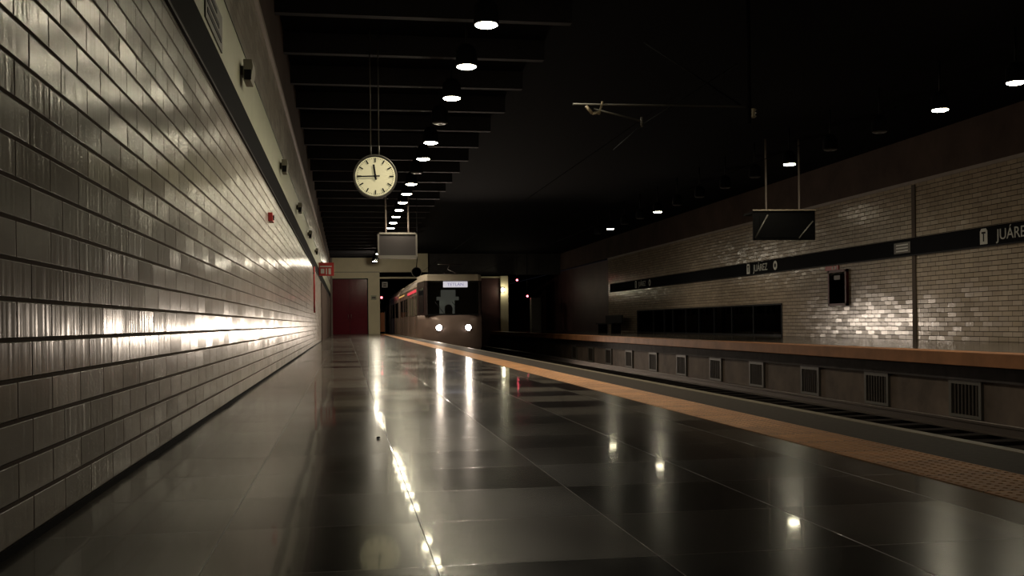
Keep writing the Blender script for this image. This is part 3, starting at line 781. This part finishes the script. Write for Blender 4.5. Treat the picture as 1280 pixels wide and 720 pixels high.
# nose shell
FW = 1.11   # half width of the flat front
def plan(z): return [(-HWD, Y0, z), (-FW, 0.0, z), (FW, 0.0, z), (HWD, Y0, z)]
nl = MB()   # lower mask with slight bulge and rounded corners
levels = [(-0.62, 0.10, 0.94), (-0.35, 0.0, 1.0), (0.2, -0.12, 1.0), (0.75, -0.10, 1.0), (0.95, 0.0, 1.0)]
rings = []
for z, dy, k in levels:
    pts = [(-HWD, Y0), (-FW - 0.12, 0.55 + dy), (-FW * 0.86, 0.10 + dy), (-FW * 0.5, dy), (FW * 0.5, dy), (FW * 0.86, 0.10 + dy), (FW + 0.12, 0.55 + dy), (HWD, Y0)]
    rings.append([nl.bm.verts.new((x * (k if abs(x) < HWD else 1), y, z)) for x, y in pts])
for A, B in zip(rings, rings[1:]):
    for i in range(len(A) - 1):
        f = nl.bm.faces.new((A[i], A[i + 1], B[i + 1], B[i])); f.smooth = True
nl.bm.faces.new(rings[0]); nl.bm.faces.new(rings[-1])
nose = nl.build('front_mask', 'train', tr)
# dark apron, buffer and coupler
MB().prism([(-1.0, 0.25), (1.0, 0.25), (1.15, 1.2), (-1.15, 1.2)], -0.78, -0.60, 'z').build('apron', 'black', tr)
MB().box(-0.16, 0.16, -0.35, 0.3, -0.55, -0.35, bev=0.02).build('coupler', 'black', tr)
# pillars, roof visor
wz0, wz1 = 0.95, 2.36
for sgn in (-1, 1):
    p_ = MB().prism([(sgn * (FW - 0.0), 0.02), (sgn * (FW - 0.06), 0.0), (sgn * (FW - 0.06), 0.14), (sgn * (FW + 0.05), 0.28), (sgn * (FW + 0.06), 0.2)], wz0, wz1, 'z')
    p_.build('windscreen_pillar', 'traindark', tr)
    sp_ = MB().prism([(sgn * (FW + 0.04), 0.2), (sgn * HWD, Y0), (sgn * (HWD - 0.06), Y0), (sgn * (FW - 0.02), 0.2)], wz0, wz1, 'z')
    sd = sp_.build('cab_side_panel', 'traindark', tr)
    # side quarter window
    n_ = Vector((sgn * (Y0 - 0.2), -(HWD - FW - 0.04), 0)).normalized() * 0.012
    def on_side(t, z): return Vector((sgn * (FW + 0.04 + (HWD - FW - 0.04) * t), 0.2 + (Y0 - 0.2) * t, z)) + n_
    MB().face([on_side(0.15, 1.05), on_side(0.75, 1.05), on_side(0.75, 2.0), on_side(0.15, 2.1)]).build('quarter_window', 'window', sd)
vis = MB(); A = []
for z, dy, g_ in ((2.36, -0.06, 0.02), (2.60, 0.02, 0.0), (2.64, 0.35, -0.06)):
    A.append([vis.bm.verts.new(p) for p in ((-HWD, Y0, z), (-FW - 0.06 - g_, 0.14 + dy, z), (-FW + 0.06, dy, z), (FW - 0.06, dy, z), (FW + 0.06 + g_, 0.14 + dy, z), (HWD, Y0, z))])
for P_, Q_ in zip(A, A[1:]):
    for i in range(5): vis.bm.faces.new((P_[i], P_[i + 1], Q_[i + 1], Q_[i]))
vis.bm.faces.new(A[0]); vis.bm.faces.new(A[-1])
vis.build('roof_visor', 'roofpaint', tr)
# windscreen, display, interior
box(-FW + 0.05, FW - 0.05, 0.02, 0.04, wz0, wz1).build('windscreen', 'glass', tr)
MB().box(-FW + 0.05, FW - 0.05, 0.0, 0.05, wz0, wz0 + 0.05).build('windscreen_sill', 'black', tr)
dsp = box(-0.40, 0.60, -0.015, 0.10, 2.09, 2.33, bev=0.006).build('destination_display', 'display', tr)
text('destination_text', 'TETLÁN', 0.17, 'dispink', dsp, Matrix(((1, 0, 0, 0.10), (0, 0, -1, -0.018), (0, 1, 0, 2.15), (0, 0, 0, 1))), extr=0.002, sx=1.1, align='CENTER')
box(-HWD + 0.12, HWD - 0.12, 1.85, 1.92, wz0 - 0.2, wz1).build('cab_back_wall', 'matblack', tr)
q_ = MB(); q_.box(-0.52, 0.42, 1.70, 1.84, 1.60, 1.75); q_.box(-0.40, -0.18, 1.70, 1.84, wz0, 1.60); q_.box(0.05, 0.24, 1.70, 1.84, wz0, 1.60); q_.box(-0.40, 0.24, 1.70, 1.84, 1.36, 1.60); q_.box(-0.34, 0.28, 1.70, 1.84, 1.75, 2.04)
q_.build('cab_partition', 'cabgrey', tr)
MB().lathe([(0.02, 0.0), (0.15, 0.02), (0.17, 0.25), (0.12, 0.40), (0.03, 0.43)], (-0.07, 1.2, 0.98), 14).build('driver_seat', 'seat', tr)
box(-1.0, 1.0, 0.08, 0.5, wz0 - 0.1, wz0 + 0.06, bev=0.02).build('cab_desk', 'traindark', tr)
for sgn in (-1, 1):
    MB().tube((sgn * 0.35, -0.02, wz0 + 0.03), (sgn * 0.35 - 0.4, -0.02, wz0 + 0.55), 0.011, 6).build('wiper', 'black', tr)
# headlamps
for sgn in (-1, 1):
    hl = MB().lathe([(0.15, 0.05), (0.15, -0.02), (0.13, -0.02), (0.12, 0.0)], (sgn * 0.60, -0.10, 0.435), 24, 'y').build('headlamp_ring', 'black', tr)
    MB().lathe([(0.115, 0.0), (0.10, -0.02), (0.05, -0.035), (0.0, -0.04)], (sgn * 0.60, -0.11, 0.435), 24, 'y').build('headlamp_lens', 'head', hl)
    ld = bpy.data.lights.new('headlight', 'SPOT'); ld.energy = HEAD_W; ld.color = HEAD_COL; ld.shadow_soft_size = 0.06
    ld.spot_size = math.radians(110); ld.spot_blend = 0.7
    lo = bpy.data.objects.new('headlamp_light', ld); col.objects.link(lo); lo.parent = tr
    lo.location = (sgn * 0.60, -0.24, 0.435); lo.rotation_euler = (math.radians(-87), 0, 0)
# folded pantograph
pt = MB().tube((-0.35, 0.9, 2.68), (0.35, 0.9, 2.68), 0.02, 8).tube((-0.35, 2.0, 2.68), (0.35, 2.0, 2.68), 0.02, 8).build('pantograph_base', 'traindark', tr)
MB().tube((-0.25, 0.9, 2.70), (0.0, 2.2, 2.95), 0.02, 8).tube((0.25, 0.9, 2.70), (0.0, 2.2, 2.95), 0.02, 8).tube((0.0, 2.2, 2.95), (0.0, 1.2, 3.1), 0.02, 8).tube((-0.5, 1.2, 3.10), (0.5, 1.2, 3.10), 0.018, 8).build('pantograph_arm', 'traindark', pt)
# bogies
for yb in (3.6, 13.6, 18.6, 26.0, 31.6, 39.5):
    bg = box(-1.0, 1.0, yb - 0.9, yb + 0.9, -0.79, -0.70).build('bogie_frame', 'black', tr)
    for dy in (-0.62, 0.62):
        for sgn in (-1, 1):
            MB().lathe([(0.02, -0.06), (0.07, -0.06), (0.072, 0.06), (0.02, 0.06)], (sgn * 0.72, yb + dy, -0.73), 20, 'x').build('wheel', 'rail', bg)

# tiny dark speck left on the floor
tag(MB().lathe([(0.001, 0.0), (0.012, 0.002), (0.010, 0.008), (0.001, 0.011)], (0, 0, 0), 10).build('litter_speck', 'matblack', None, (0.165, 5.45, 0.0)), 'tiny dark bit of litter lying on the near platform floor', 'litter')
